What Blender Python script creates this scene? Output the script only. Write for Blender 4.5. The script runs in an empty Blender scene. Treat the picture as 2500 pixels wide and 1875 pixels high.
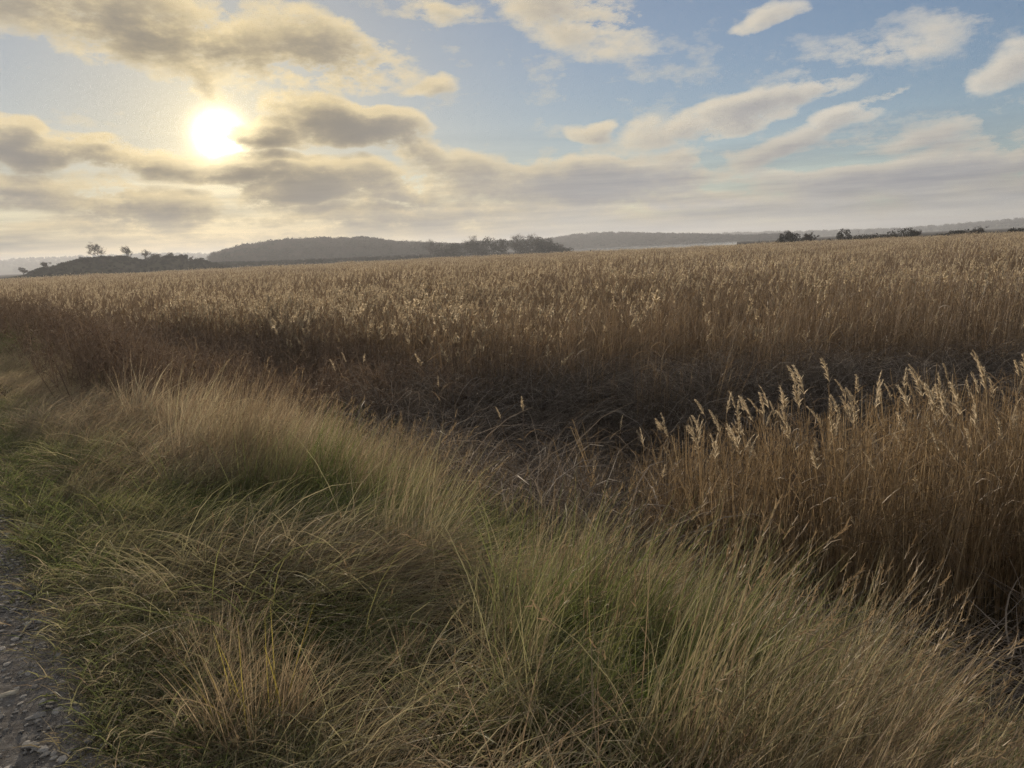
import bpy, bmesh, math, random
import numpy as np
from mathutils import Vector, Matrix

# ------------------------------------------------------------------ camera
scene = bpy.context.scene
COL = scene.collection
EYE = Vector((0.0, 0.0, 1.6))
PITCH, ROLL, HFOV = math.radians(9.9), math.radians(2.65), math.radians(67.3)
_f = Vector((0, math.cos(PITCH), -math.sin(PITCH)))
_u = Vector((0, math.sin(PITCH), math.cos(PITCH)))
_r = Vector((1, 0, 0))
_cr = _r * math.cos(ROLL) - _u * math.sin(ROLL)
_cu = _r * math.sin(ROLL) + _u * math.cos(ROLL)
cam_data = bpy.data.cameras.new("camera")
cam = bpy.data.objects.new("camera", cam_data)
COL.objects.link(cam)
cam_data.sensor_width = 36.0
cam_data.lens = 18.0 / math.tan(HFOV / 2)
cam_data.clip_start, cam_data.clip_end = 0.05, 9000
cam.matrix_world = Matrix((( _cr.x, _cu.x, -_f.x, EYE.x), (_cr.y, _cu.y, -_f.y, EYE.y),
                           (_cr.z, _cu.z, -_f.z, EYE.z), (0, 0, 0, 1)))
scene.camera = cam

# ------------------------------------------------------------------ light
SUN_AZ, SUN_EL = math.radians(-19.3), math.radians(8.4)
SUN_DIR = Vector((math.sin(SUN_AZ) * math.cos(SUN_EL), math.cos(SUN_AZ) * math.cos(SUN_EL), math.sin(SUN_EL)))
sd = bpy.data.lights.new("sun", 'SUN')
sd.energy, sd.angle, sd.color = 4.2, math.radians(0.6), (1.0, 0.84, 0.64)
sun = bpy.data.objects.new("sun", sd)
COL.objects.link(sun)
sun.rotation_mode = 'QUATERNION'
sun.rotation_quaternion = SUN_DIR.to_track_quat('Z', 'Y')

scene.view_settings.view_transform = 'Standard'
scene.view_settings.look = 'None'
scene.view_settings.gamma = 1.0
scene.view_settings.use_curve_mapping = False
scene.view_settings.exposure = 0.42

cy = scene.cycles
cy.use_denoising = True
cy.denoiser = 'OPENIMAGEDENOISE'
cy.denoising_input_passes = 'RGB_ALBEDO_NORMAL'
cy.denoising_prefilter = 'NONE'
cy.max_bounces, cy.diffuse_bounces, cy.glossy_bounces = 5, 3, 1
cy.transmission_bounces, cy.transparent_max_bounces, cy.volume_bounces = 3, 8, 0
cy.caustics_reflective = cy.caustics_refractive = False
cy.sample_clamp_indirect = 4.0
cy.use_adaptive_sampling = True
cy.adaptive_threshold = 0.02
cy.adaptive_min_samples = 8

# ------------------------------------------------------------------ sky
class NG:
    """tiny expression builder for a node tree"""
    def __init__(s, tree): s.t = tree
    def node(s, kind, **kw):
        n = s.t.nodes.new(kind)
        for k, v in kw.items(): setattr(n, k, v)
        return n
    def put(s, sock, v):
        if isinstance(v, bpy.types.NodeSocket): s.t.links.new(v, sock)
        elif v is not None: sock.default_value = v
    def m(s, op, a, b=None, c=None, clamp=False):
        n = s.node('ShaderNodeMath', operation=op, use_clamp=clamp)
        for i, v in enumerate((a, b, c)):
            if v is not None: s.put(n.inputs[i], v)
        return n.outputs[0]
    def v(s, op, a, b=None, scale=None):
        n = s.node('ShaderNodeVectorMath', operation=op)
        s.put(n.inputs[0], a)
        if b is not None: s.put(n.inputs[1], b)
        if scale is not None: s.put(n.inputs['Scale'], scale)
        return n.outputs['Value'] if op in ('DOT_PRODUCT', 'LENGTH') else n.outputs['Vector']
    def rng(s, v, a, b, c=0.0, d=1.0, smooth=False):
        n = s.node('ShaderNodeMapRange', interpolation_type='SMOOTHSTEP' if smooth else 'LINEAR')
        for i, x in enumerate((v, a, b, c, d)): s.put(n.inputs[i], x)
        return n.outputs[0]
    def mix(s, f, a, b):
        n = s.node('ShaderNodeMix', data_type='RGBA')
        s.put(n.inputs[0], f); s.put(n.inputs[6], a); s.put(n.inputs[7], b)
        return n.outputs[2]
    def noise(s, vec, scale, detail=4.0, rough=0.5, dist=0.0, out=0):
        n = s.node('ShaderNodeTexNoise')
        s.put(n.inputs['Vector'], vec)
        n.inputs['Scale'].default_value, n.inputs['Detail'].default_value = scale, detail
        n.inputs['Roughness'].default_value, n.inputs['Distortion'].default_value = rough, dist
        return n.outputs[out]
    def xyz(s, x, y, z):
        n = s.node('ShaderNodeCombineXYZ')
        for i, q in enumerate((x, y, z)): s.put(n.inputs[i], q)
        return n.outputs[0]
    def sep(s, v):
        n = s.node('ShaderNodeSeparateXYZ'); s.put(n.inputs[0], v)
        return n.outputs

# banks of cloud seen over the marsh: azimuth, elevation, half width, half height, tilt (degrees), thickness
CLOUDS = [
 (-23.7,14.9,8.6,3.0,-11,0.70),(-17.6,14.0,6.4,2.2,-9,0.62),(-11.7,13.9,6.1,2.2,-13,0.75),(-28.3,15.6,5.7,1.3,-3,0.55),
 (-19.9,12.0,1.5,0.7,7,0.55),(-10.2,9.0,6.4,1.55,-6,1.5),(-12.8,10.3,3.6,1.3,-15,0.6),(-6.3,7.2,2.4,1.2,-33,0.5),
 (-18.1,6.2,4.0,1.15,2,1.40),(-16.0,8.4,2.6,1.0,-8,1.3),(-13.3,5.2,5.3,1.4,5,1.45),(-7.9,4.6,4.1,0.9,-9,1.0),(-31.0,7.7,2.6,1.5,-18,1.15),
 (-26.2,7.1,4.5,1.1,-9,1.05),(-22.4,6.8,2.3,0.6,-3,0.60),(-30.6,4.7,4.1,1.0,-3,1.00),(-25.0,3.9,5.6,1.2,-3,1.05),
 (5.7,4.4,8.8,1.6,-3,1.05),(-2.3,5.5,5.6,1.0,-3,0.60),(12.1,4.6,2.6,1.4,15,0.60),(16.5,8.6,7.0,1.1,10,0.80),
 (21.5,6.8,4.9,1.0,19,0.58),(19.2,5.5,3.2,0.7,22,0.40),(29.7,3.6,9.0,1.3,3,0.80),(26.8,1.7,14.3,0.9,0,0.5),
 (-6.8,2.9,12.3,0.8,0,0.60),(8.0,1.7,14.7,0.9,0,0.60),(18.0,13.9,2.2,0.8,21,0.6),(32.4,9.5,2.3,1.0,17,0.45),
 (26.4,11.7,6.1,0.9,9,0.16),(5.5,15.6,6.0,2.0,-21,0.42),(-4.2,16.4,3.4,1.1,-13,0.22),(6.4,7.7,1.8,0.7,2,0.6),
 (28.7,5.9,2.7,0.5,7,0.35),(-4.8,11.6,1.7,0.6,17,0.40),(26.3,8.6,1.4,0.4,9,0.35)]

def cloud_group():
    g = bpy.data.node_groups.new("cloud_thickness", 'ShaderNodeTree')
    g.interface.new_socket('Dir', in_out='INPUT', socket_type='NodeSocketVector')
    g.interface.new_socket('Thick', in_out='OUTPUT', socket_type='NodeSocketFloat')
    N = NG(g)
    d = N.node('NodeGroupInput').outputs[0]
    out = N.node('NodeGroupOutput')
    X, Y, Z = N.sep(d)
    az = N.m('MULTIPLY', N.m('ARCTAN2', X, Y), 57.2958)
    el = N.m('MULTIPLY', N.m('ARCSINE', Z), 57.2958)
    sd_ = N.v('MULTIPLY', d, (1.0, 1.0, 2.1))
    w = N.noise(sd_, 11.0, 2.0, 0.55, out=1)
    w = N.v('MULTIPLY', N.v('SUBTRACT', w, (0.5, 0.5, 0.5)), (5.5, 2.6, 0))
    P = N.v('ADD', N.xyz(az, el, 0.0), w)
    acc = None
    for a, e, rx, ry, rot, wt in CLOUDS:
        mp = N.node('ShaderNodeMapping', vector_type='TEXTURE')
        N.put(mp.inputs[0], P)
        mp.inputs['Location'].default_value = (a, e, 0)
        mp.inputs['Rotation'].default_value = (0, 0, math.radians(rot))
        mp.inputs['Scale'].default_value = (rx * 1.13, ry * 1.2, 1)
        ln = N.v('LENGTH', mp.outputs[0])
        val = N.m('MULTIPLY_ADD', ln, -wt, wt)
        if acc is None: acc = N.m('MAXIMUM', val, 0.0)
        else: acc = N.m('SMOOTH_MAX', acc, val, 0.12)
    # the rest of the sky goes on with the same broken cloud
    far = N.rng(N.m('ABSOLUTE', az), 38.0, 48.0)
    hi = N.rng(el, 20.0, 27.0)
    cov = N.rng(N.noise(sd_, 2.6, 3.0, 0.5), 0.44, 0.72, 0.0, 1.1)
    acc = N.m('ADD', acc, N.m('MULTIPLY', cov, N.m('MAXIMUM', far, hi)))
    # low streaky strata near the horizon
    st = N.noise(N.v('MULTIPLY', d, (1.0, 1.0, 9.0)), 5.0, 4.0, 0.55)
    low = N.m('MULTIPLY', N.rng(el, 7.5, 1.0), N.rng(st, 0.40, 0.75))
    acc = N.m('ADD', acc, N.m('MULTIPLY', low, 0.75))
    b = N.noise(sd_, 14.0, 8.0, 0.66)
    amp = N.rng(acc, 0.0, 0.50, 0.25, 2.4)
    acc = N.m('ADD', acc, N.m('MULTIPLY', N.m("SUBTRACT", b, 0.545), amp))
    N.put(out.inputs[0], N.m('MAXIMUM', acc, 0.0))
    return g

SKY = 0.06
world = bpy.data.worlds.new("World")
scene.world = world
world.use_nodes = True
world.cycles.sampling_method = 'MANUAL'
world.cycles.sample_map_resolution = 256
wt = world.node_tree
wt.nodes.clear()
N = NG(wt)
bg = N.node('ShaderNodeBackground'); bg.inputs[1].default_value = SKY
wo = N.node('ShaderNodeOutputWorld'); wt.links.new(bg.outputs[0], wo.inputs[0])
dirv = N.v('NORMALIZE', N.node('ShaderNodeTexCoord').outputs['Generated'])
sky = N.node('ShaderNodeTexSky', sky_type='NISHITA', sun_disc=False, sun_elevation=SUN_EL, sun_rotation=SUN_AZ,
             altitude=0.0, air_density=1.0, dust_density=0.25, ozone_density=2.0)
skyc = sky.outputs[0]
_, _, dz = N.sep(dirv)
el = N.m('MULTIPLY', N.m('ARCSINE', dz), 57.2958)
ct = N.v('DOT_PRODUCT', dirv, tuple(SUN_DIR))
th = N.m('MULTIPLY', N.m('ARCCOSINE', N.m('MINIMUM', ct, 0.999999)), 57.2958)
gd = N.node('ShaderNodeGroup', node_tree=cloud_group()); N.put(gd.inputs[0], dirv)
D1 = gd.outputs[0]
toward = N.v('SUBTRACT', tuple(SUN_DIR), dirv)
toward = N.v('NORMALIZE', N.v('ADD', toward, (0, 0, 0.35)))
gd2 = N.node('ShaderNodeGroup', node_tree=gd.node_tree)
N.put(gd2.inputs[0], N.v('NORMALIZE', N.v('ADD', dirv, N.v('SCALE', toward, scale=0.013))))
D2 = gd2.outputs[0]
def ex(x, k): return N.m('POWER', 2.71828, N.m('MULTIPLY', x, -k))
def colmul(c, f): return N.v('SCALE', c, scale=f)
S = 1.0 / SKY
# bright haze round the sun
glow = N.m('ADD', N.m('MULTIPLY', N.m('POWER', 2.71828, N.m('MULTIPLY', N.m('POWER', N.m('DIVIDE', th, 1.10), 2.0), -1.0)), 7.0),
           N.m('ADD', N.m('MULTIPLY', ex(th, 1 / 3.0), 0.85), N.m('MULTIPLY', ex(th, 1 / 11.0), 0.10)))
clear = N.v('MULTIPLY', skyc, (1.30, 1.38, 1.66))
veil = N.m("ADD", N.m("MULTIPLY", ex(N.m("MAXIMUM", el, 0.0), 1 / 3.8), 0.84), 0.10, clamp=True)
veilc = N.mix(N.rng(th, 4.0, 45.0), (S * 0.38, S * 0.295, S * 0.145, 1), (S * 0.34, S * 0.35, S * 0.35, 1))
clear = N.mix(N.m('MULTIPLY', ex(th, 1 / 17.0), 0.88), clear, (S * 0.31, S * 0.30, S * 0.25, 1))
clear = N.v('ADD', N.mix(veil, clear, veilc), colmul((S * 1.0, S * 0.82, S * 0.46), glow))
near = ex(th, 1 / 7.5)
dark = N.mix(N.rng(th, 0.0, 30.0), (S * 0.17, S * 0.145, S * 0.11, 1), (S * 0.33, S * 0.33, S * 0.34, 1))
lit = N.mix(N.rng(th, 0.0, 40.0), (S * 0.94, S * 0.73, S * 0.37, 1), (S * 0.72, S * 0.66, S * 0.56, 1))
lit = N.v('ADD', lit, colmul((S * 1.0, S * 0.86, S * 0.6), N.m('MULTIPLY', ex(th, 1 / 2.0), 1.3)))
T = N.m('ADD', N.m('MULTIPLY', ex(D2, 3.3), 0.75), N.m('MULTIPLY', ex(D1, 4.5), 0.55), clamp=True)
cloud = N.mix(T, dark, N.v('SCALE', lit, scale=N.rng(el, 0.0, 8.0, 0.46, 0.90)))
cloud = N.v('ADD', cloud, colmul((S * 1.0, S * 0.82, S * 0.5), N.m('MULTIPLY', near, 0.05)))
alpha = N.m('SUBTRACT', 1.0, ex(D1, 12.0))
alpha = N.m('MULTIPLY', alpha, N.rng(el, -0.5, 2.5, 0.45, 1.0))
final = N.mix(alpha, clear, cloud)
# thin layers of stratus low over the horizon, brighter and darker in long streaks
streak = N.noise(N.v('MULTIPLY', dirv, (1.0, 1.0, 13.0)), 4.2, 5.0, 0.58)
sk = N.m('MULTIPLY', N.m('SUBTRACT', streak, 0.5), N.rng(el, 9.0, 2.0, 0.0, 1.9))
final = N.v('MULTIPLY', final, N.xyz(N.m('ADD', 1.0, sk), N.m('ADD', 1.0, N.m('MULTIPLY', sk, 0.92)), N.m('ADD', 1.0, N.m('MULTIPLY', sk, 0.7))))
N.put(bg.inputs[0], N.v('SCALE', final, scale=0.80))

# ------------------------------------------------------------------ helpers
RNG = np.random.default_rng(7)
def sstep(x, a, b):
    t = np.clip((np.asarray(x, float) - a) / (b - a), 0, 1)
    return t * t * (3 - 2 * t)

def vnoise(x, y, scale, seed=0):
    """smooth value noise 0..1, plain numpy"""
    x = np.asarray(x, float) / scale + seed * 17.3; y = np.asarray(y, float) / scale + seed * 5.7
    xi, yi = np.floor(x), np.floor(y); fx, fy = x - xi, y - yi
    fx, fy = fx * fx * (3 - 2 * fx), fy * fy * (3 - 2 * fy)
    def h(a, b):
        v = np.sin(a * 127.1 + b * 311.7 + seed * 74.7) * 43758.5453
        return v - np.floor(v)
    return (h(xi, yi) * (1 - fx) + h(xi + 1, yi) * fx) * (1 - fy) + (h(xi, yi + 1) * (1 - fx) + h(xi + 1, yi + 1) * fx) * fy

def SL(x, y):
    """distance across the bank (from the path edge down to the marsh) and along it"""
    x = np.asarray(x, float); y = np.asarray(y, float)
    s = 0.8 * (x + 1.5) + 0.6 * (y - 2.27)
    l = -0.6 * (x + 1.5) + 0.8 * (y - 2.27)
    return s + np.clip(l - 22, 0, 400) * 0.30, l

def gz(x, y):
    s, l = SL(x, y)
    z = np.interp(s, [-9, -5, -3.4, -2.9, -0.2, 0.4, 1.6, 2.2, 3.0, 3.9, 4.8, 6.0], [-1.6, -.8, -.05, 0, 0, -.02, -.20, -.42, -.85, -1.3, -1.55, -1.6])
    # an old ditch, now choked with fallen reeds
    z = z - (.40 + .35 * sstep(np.abs(x - 2.2), 3.0, 1.0)) * np.exp(-((y - 10.6) / 2.0) ** 2) * sstep(x, -2.5, 0) * sstep(x, 12, 8) * sstep(s, 4.6, 6.2)
    a = sstep(s, 0.3, 1.2) * sstep(np.hypot(x, y), 240, 120)
    z = z + a * ((vnoise(x, y, 1.1, 3) - .5) * .16 + (vnoise(x, y, .35, 4) - .5) * .05)
    return z

def lin(*c): return (*c, 1.0)

def mesh_obj(name, verts, faces, mats, parent=None, attrs=None, smooth=False, link=True, mat_index=None):
    me = bpy.data.meshes.new(name)
    verts = np.asarray(verts, np.float32)
    if isinstance(faces, np.ndarray):
        me.vertices.add(len(verts)); me.vertices.foreach_set('co', verts.ravel())
        k = faces.shape[1]
        me.loops.add(faces.size); me.loops.foreach_set('vertex_index', faces.ravel().astype(np.int32))
        me.polygons.add(len(faces)); me.polygons.foreach_set('loop_start', np.arange(0, faces.size, k, dtype=np.int32))
        me.update(calc_edges=True)
    else:
        me.from_pydata(verts.tolist(), [], faces)
    for m in (mats if isinstance(mats, (list, tuple)) else [mats]): me.materials.append(m)
    if attrs:
        for k, v in attrs.items():
            at = me.attributes.new(k, 'FLOAT', 'POINT'); at.data.foreach_set('value', np.asarray(v, np.float32))
    if mat_index is not None: me.polygons.foreach_set('material_index', mat_index)
    if smooth: me.polygons.foreach_set('use_smooth', np.ones(len(me.polygons), bool))
    o = bpy.data.objects.new(name, me)
    if link: COL.objects.link(o)
    if parent: o.parent = parent
    return o

def tag(o, label=None, cat=None, group=None, kind=None):
    if label: o['label'] = label
    if cat: o['category'] = cat
    if group: o['group'] = group
    if kind: o['kind'] = kind
    return o

def empty(name, loc=(0, 0, 0), rz=0.0):
    o = bpy.data.objects.new(name, None); COL.objects.link(o)
    o.location = loc; o.rotation_euler = (0, 0, rz); o.empty_display_size = 0.2
    return o

class Rib:
    """collects ribbons: every one a strip of quads along a curve"""
    def __init__(s, seed): s.V, s.F, s.T, s.A, s.n = [], [], [], [], 0; s.r = np.random.default_rng(seed)
    def strips(s, P, W, tint):
        # P: n,k,3   W: n,k   tint: n
        n, k, _ = P.shape
        T = np.gradient(P, axis=1); T /= np.linalg.norm(T, axis=2, keepdims=True) + 1e-9
        R = s.r.normal(size=(n, 1, 3)); S = np.cross(T, R); S /= np.linalg.norm(S, axis=2, keepdims=True) + 1e-9
        A, B = P + S * W[..., None] * .5, P - S * W[..., None] * .5
        V = np.stack([A, B], 2).reshape(n * k * 2, 3)
        b = (np.arange(n)[:, None] * k + np.arange(k - 1)[None]) * 2 + s.n
        F = np.stack([b, b + 1, b + 3, b + 2], -1).reshape(-1, 4)
        s.V.append(V); s.F.append(F); s.n += len(V)
        s.T.append(np.repeat(tint, k * 2)); s.A.append(np.tile(np.repeat(np.linspace(0, 1, k), 2), n))
    def blades(s, base, L, az, th0, kap, w, tint, segs=4, tip=.15, azk=0.0):
        """base n,3; length; azimuth of lean; start angle from vertical; extra bend over the length"""
        n = len(base); k = segs + 1
        L, az, th0, kap, w = [np.broadcast_to(np.asarray(q, float), (n,)) for q in (L, az, th0, kap, w)]
        t = np.linspace(0, 1, k)[None]
        th = th0[:, None] + kap[:, None] * t ** 1.4
        a = az[:, None] + azk * t
        d = np.stack([np.sin(th) * np.cos(a), np.sin(th) * np.sin(a), np.cos(th)], -1) * (L[:, None, None] / segs)
        P = np.concatenate([np.zeros((n, 1, 3)), np.cumsum((d[:, 1:] + d[:, :-1]) * .5, 1)], 1) + base[:, None]
        W = w[:, None] * (1 - (1 - tip) * t ** 1.8)
        s.strips(P, W, np.broadcast_to(tint, (n,)))
        return P
    def tubes(s, P, W, tint, sides=3):
        n, k, _ = P.shape
        T = np.gradient(P, axis=1); T /= np.linalg.norm(T, axis=2, keepdims=True) + 1e-9
        R = np.broadcast_to(np.array([.31, .2, .93]), T.shape); S = np.cross(T, R)
        S /= np.linalg.norm(S, axis=2, keepdims=True) + 1e-9
        U = np.cross(T, S)
        ang = np.arange(sides) * 2 * np.pi / sides
        ring = P[:, :, None] + (S[:, :, None] * np.cos(ang)[None, None, :, None] + U[:, :, None] * np.sin(ang)[None, None, :, None]) * W[..., None, None] * .5
        V = ring.reshape(-1, 3)
        i = np.arange(n)[:, None, None] * k * sides + np.arange(k - 1)[None, :, None] * sides + s.n
        j = np.arange(sides)[None, None]; j2 = (j + 1) % sides
        F = np.stack([i + j, i + j2, i + sides + j2, i + sides + j], -1).reshape(-1, 4)
        s.V.append(V); s.F.append(F); s.n += len(V)
        s.T.append(np.repeat(tint, k * sides)); s.A.append(np.tile(np.repeat(np.linspace(0, 1, k), sides), n))
    def obj(s, name, mats, parent=None, link=True):
        return mesh_obj(name, np.concatenate(s.V), np.concatenate(s.F), mats, parent,
                        {'tint': np.concatenate(s.T), 'along': np.concatenate(s.A)}, link=link)

def scatter(name, protos, pts, rot, scl, idx, tone, mat_label):
    """one object that spreads copies of prototype clumps with geometry nodes"""
    me = bpy.data.meshes.new(name)
    n = len(pts)
    me.vertices.add(n); me.vertices.foreach_set('co', np.asarray(pts, np.float32).ravel())
    for nm, ty, fld, val in (('rot', 'FLOAT_VECTOR', 'vector', rot), ('scl', 'FLOAT', 'value', scl),
                             ('idx', 'INT', 'value', idx), ('tone', 'FLOAT', 'value', tone)):
        a = me.attributes.new(nm, ty, 'POINT')
        a.data.foreach_set(fld, np.asarray(val, np.int32 if ty == 'INT' else np.float32).ravel())
    o = bpy.data.objects.new(name, me); COL.objects.link(o)
    c = bpy.data.collections.new(name + '_kinds')
    for i, p in enumerate(protos):
        p.name = '%s_kind_%02d' % (name, i); c.objects.link(p)
    g = bpy.data.node_groups.new(name + '_spread', 'GeometryNodeTree')
    g.interface.new_socket('Geometry', in_out='INPUT', socket_type='NodeSocketGeometry')
    g.interface.new_socket('Geometry', in_out='OUTPUT', socket_type='NodeSocketGeometry')
    gi, go = g.nodes.new('NodeGroupInput'), g.nodes.new('NodeGroupOutput')
    ci = g.nodes.new('GeometryNodeCollectionInfo'); ci.inputs[0].default_value = c
    ci.inputs['Separate Children'].default_value = True; ci.inputs['Reset Children'].default_value = True
    ip = g.nodes.new('GeometryNodeInstanceOnPoints'); ip.inputs['Pick Instance'].default_value = True
    def na(nm, ty):
        q = g.nodes.new('GeometryNodeInputNamedAttribute'); q.data_type = ty; q.inputs[0].default_value = nm
        return q.outputs[0]
    er = g.nodes.new('FunctionNodeEulerToRotation')
    L = g.links.new
    L(gi.outputs[0], ip.inputs['Points']); L(ci.outputs[0], ip.inputs['Instance'])
    L(na('idx', 'INT'), ip.inputs['Instance Index'])
    L(na('rot', 'FLOAT_VECTOR'), er.inputs[0]); L(er.outputs[0], ip.inputs['Rotation'])
    L(na('scl', 'FLOAT'), ip.inputs['Scale'])
    L(ip.outputs[0], go.inputs[0])
    md = o.modifiers.new('spread', 'NODES'); md.node_group = g
    return o

# ------------------------------------------------------------------ materials
def ramp(N, fac, stops):
    r = N.node('ShaderNodeValToRGB'); cr = r.color_ramp
    while len(cr.elements) < len(stops): cr.elements.new(0.5)
    for e, (p, c) in zip(cr.elements, stops): e.position = p; e.color = lin(*c)
    N.put(r.inputs[0], fac)
    return r.outputs[0]

def plant_mat(name, stops, trans=.35, gloss=.03, rough=.55, tone_mix=None, base_dark=0.0):
    """dry or living blades: colour varies blade by blade and clump by clump"""
    m = bpy.data.materials.new(name); m.use_nodes = True; t = m.node_tree; t.nodes.clear(); N = NG(t)
    ti = N.node('ShaderNodeAttribute', attribute_name='tint').outputs['Fac']
    oi = N.node('ShaderNodeObjectInfo').outputs['Random']
    f = N.m('ADD', N.m('MULTIPLY', ti, .75), N.m('MULTIPLY', oi, .25))
    c = ramp(N, f, stops)
    if tone_mix:
        tn = N.node('ShaderNodeAttribute', attribute_type='INSTANCER', attribute_name='tone').outputs['Fac']
        k = N.m('ADD', tn, N.m('MULTIPLY', N.m('SUBTRACT', ti, .5), .7), clamp=True)
        c = N.mix(k, c, ramp(N, f, tone_mix))
    d = N.node('ShaderNodeBsdfDiffuse'); N.put(d.inputs[0], c)
    tr = N.node('ShaderNodeBsdfTranslucent'); N.put(tr.inputs[0], c)
    mx = N.node('ShaderNodeMixShader'); mx.inputs[0].default_value = trans
    t.links.new(d.outputs[0], mx.inputs[1]); t.links.new(tr.outputs[0], mx.inputs[2])
    gl = N.node('ShaderNodeBsdfGlossy'); gl.inputs['Roughness'].default_value = rough; gl.inputs[0].default_value = (1, 1, 1, 1)
    m2 = N.node('ShaderNodeMixShader'); m2.inputs[0].default_value = gloss
    t.links.new(mx.outputs[0], m2.inputs[1]); t.links.new(gl.outputs[0], m2.inputs[2])
    o = N.node('ShaderNodeOutputMaterial'); t.links.new(m2.outputs[0], o.inputs[0])
    return m

STRAW = [(0, (.16, .115, .075)), (.35, (.32, .245, .16)), (.7, (.46, .37, .255)), (1, (.62, .53, .40))]
GREEN = [(0, (.045, .070, .022)), (.4, (.090, .130, .038)), (.8, (.16, .19, .06)), (1, (.32, .30, .12))]
M_grass = plant_mat('grass_blades', STRAW, .50, .025, .5, tone_mix=GREEN)
M_reedstem = plant_mat('reed_stems', [(0, (.12, .076, .044)), (.5, (.235, .160, .096)), (1, (.42, .32, .20))], .22, .05)
M_goldstem = plant_mat('golden_reed_stems', [(0, (.16, .108, .058)), (.5, (.30, .215, .12)), (1, (.48, .375, .225))], .34, .03)
M_reedleaf = plant_mat('reed_leaves', [(0, (.12, .08, .045)), (.6, (.22, .155, .09)), (1, (.37, .285, .175))], .42, .04)
M_plume = plant_mat('reed_plumes', [(0, (.34, .27, .175)), (.6, (.58, .485, .345)), (1, (.80, .71, .54))], .58, .03)
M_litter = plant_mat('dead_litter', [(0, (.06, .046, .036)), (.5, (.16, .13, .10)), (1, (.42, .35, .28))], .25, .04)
M_weed = plant_mat('withered_weeds', [(0, (.08, .052, .036)), (.5, (.18, .125, .085)), (1, (.33, .25, .17))], .2, .03)
M_twig = plant_mat('twigs', [(0, (.025, .019, .015)), (.5, (.048, .036, .028)), (1, (.08, .062, .046))], .1, .0)
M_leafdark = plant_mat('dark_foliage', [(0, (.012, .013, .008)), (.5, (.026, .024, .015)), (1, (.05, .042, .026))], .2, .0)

def solid(name, build, rough=.95, spec=0.0):
    m = bpy.data.materials.new(name); m.use_nodes = True; N = NG(m.node_tree)
    b = m.node_tree.nodes['Principled BSDF']; b.inputs['Roughness'].default_value = rough
    b.inputs['Specular IOR Level'].default_value = spec
    pos = N.node('ShaderNodeNewGeometry').outputs['Position']
    c, h = build(N, pos)
    N.put(b.inputs['Base Color'], c)
    if h is not None:
        bp = N.node('ShaderNodeBump'); bp.inputs['Strength'].default_value = .6; bp.inputs['Distance'].default_value = .02
        N.put(bp.inputs['Height'], h); m.node_tree.links.new(bp.outputs[0], b.inputs['Normal'])
    return m
M_soil = solid('marsh_soil', lambda N, p: (ramp(N, N.noise(p, 1.6, 6, .65), [(.3, (.022, .018, .013)), (.55, (.05, .04, .026)), (.8, (.09, .075, .05))]), N.noise(p, 14, 5, .6)))
M_path = solid('stony_path', lambda N, p: (ramp(N, N.m('ADD', N.m('MULTIPLY', N.noise(p, 26, 6, .7), .7), N.m('MULTIPLY', N.noise(p, 1.4, 3, .5), .3)), [(.36, (.09, .082, .076)), (.52, (.17, .158, .145)), (.68, (.30, .285, .265))]), N.noise(p, 45, 6, .7)))
M_hill = solid('distant_slope', lambda N, p: (ramp(N, N.noise(p, .02, 5, .6), [(.3, (.035, .032, .02)), (.7, (.075, .065, .04))]), None))
M_fields = solid('far_fields', lambda N, p: (ramp(N, N.noise(p, .006, 4, .6), [(.35, (.05, .048, .03)), (.65, (.11, .11, .07))]), None))
def _st(N, p):
    r = N.node('ShaderNodeObjectInfo').outputs['Random']
    f = N.m('ADD', N.m('MULTIPLY', N.noise(p, 30, 4, .6), .4), N.m('MULTIPLY', r, .6))
    return ramp(N, f, [(.15, (.13, .122, .115)), (.5, (.24, .23, .215)), (.85, (.42, .40, .37))]), N.noise(p, 90, 4, .6)
M_stone = solid('stone', _st)
M_teal = solid('teal_plastic', lambda N, p: (ramp(N, N.noise(p, 60, 2, .5), [(.3, (.004, .03, .05)), (.7, (.01, .07, .10))]), None), .35, .4)
def water_mat():
    m = bpy.data.materials.new('calm_water'); m.use_nodes = True; N = NG(m.node_tree)
    b = m.node_tree.nodes['Principled BSDF']
    b.inputs['Base Color'].default_value = (.03, .035, .035, 1); b.inputs['Roughness'].default_value = .08
    p = N.node('ShaderNodeNewGeometry').outputs['Position']
    bp = N.node('ShaderNodeBump'); bp.inputs['Strength'].default_value = .25; bp.inputs['Distance'].default_value = .05
    N.put(bp.inputs['Height'], N.noise(N.v('MULTIPLY', p, (.3, 1, 1)), 1.2, 4, .6)); m.node_tree.links.new(bp.outputs[0], b.inputs['Normal'])
    return m
M_water = water_mat()

# ------------------------------------------------------------------ ground, path, water, far slopes
def grid(xs, ys, zf):
    X, Y = np.meshgrid(xs, ys); Z = zf(X, Y)
    V = np.stack([X, Y, Z], -1).reshape(-1, 3)
    nx, ny = len(xs), len(ys)
    i = (np.arange(ny - 1)[:, None] * nx + np.arange(nx - 1)[None])
    F = np.stack([i, i + 1, i + nx + 1, i + nx], -1).reshape(-1, 4)
    return V, F
def spread(n, lo, hi, k=6.2):
    u = np.linspace(-1, 1, n); s = np.sinh(u * k) / np.sinh(k)
    return np.where(s < 0, -s * lo, s * hi)
gx = spread(300, -3600, 3600); gy = np.concatenate([spread(320, -300, 3600)])
V, F = grid(gx, gy + 4, gz)
tag(mesh_obj('ground', V, F, M_soil, smooth=True), kind='structure')

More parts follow.
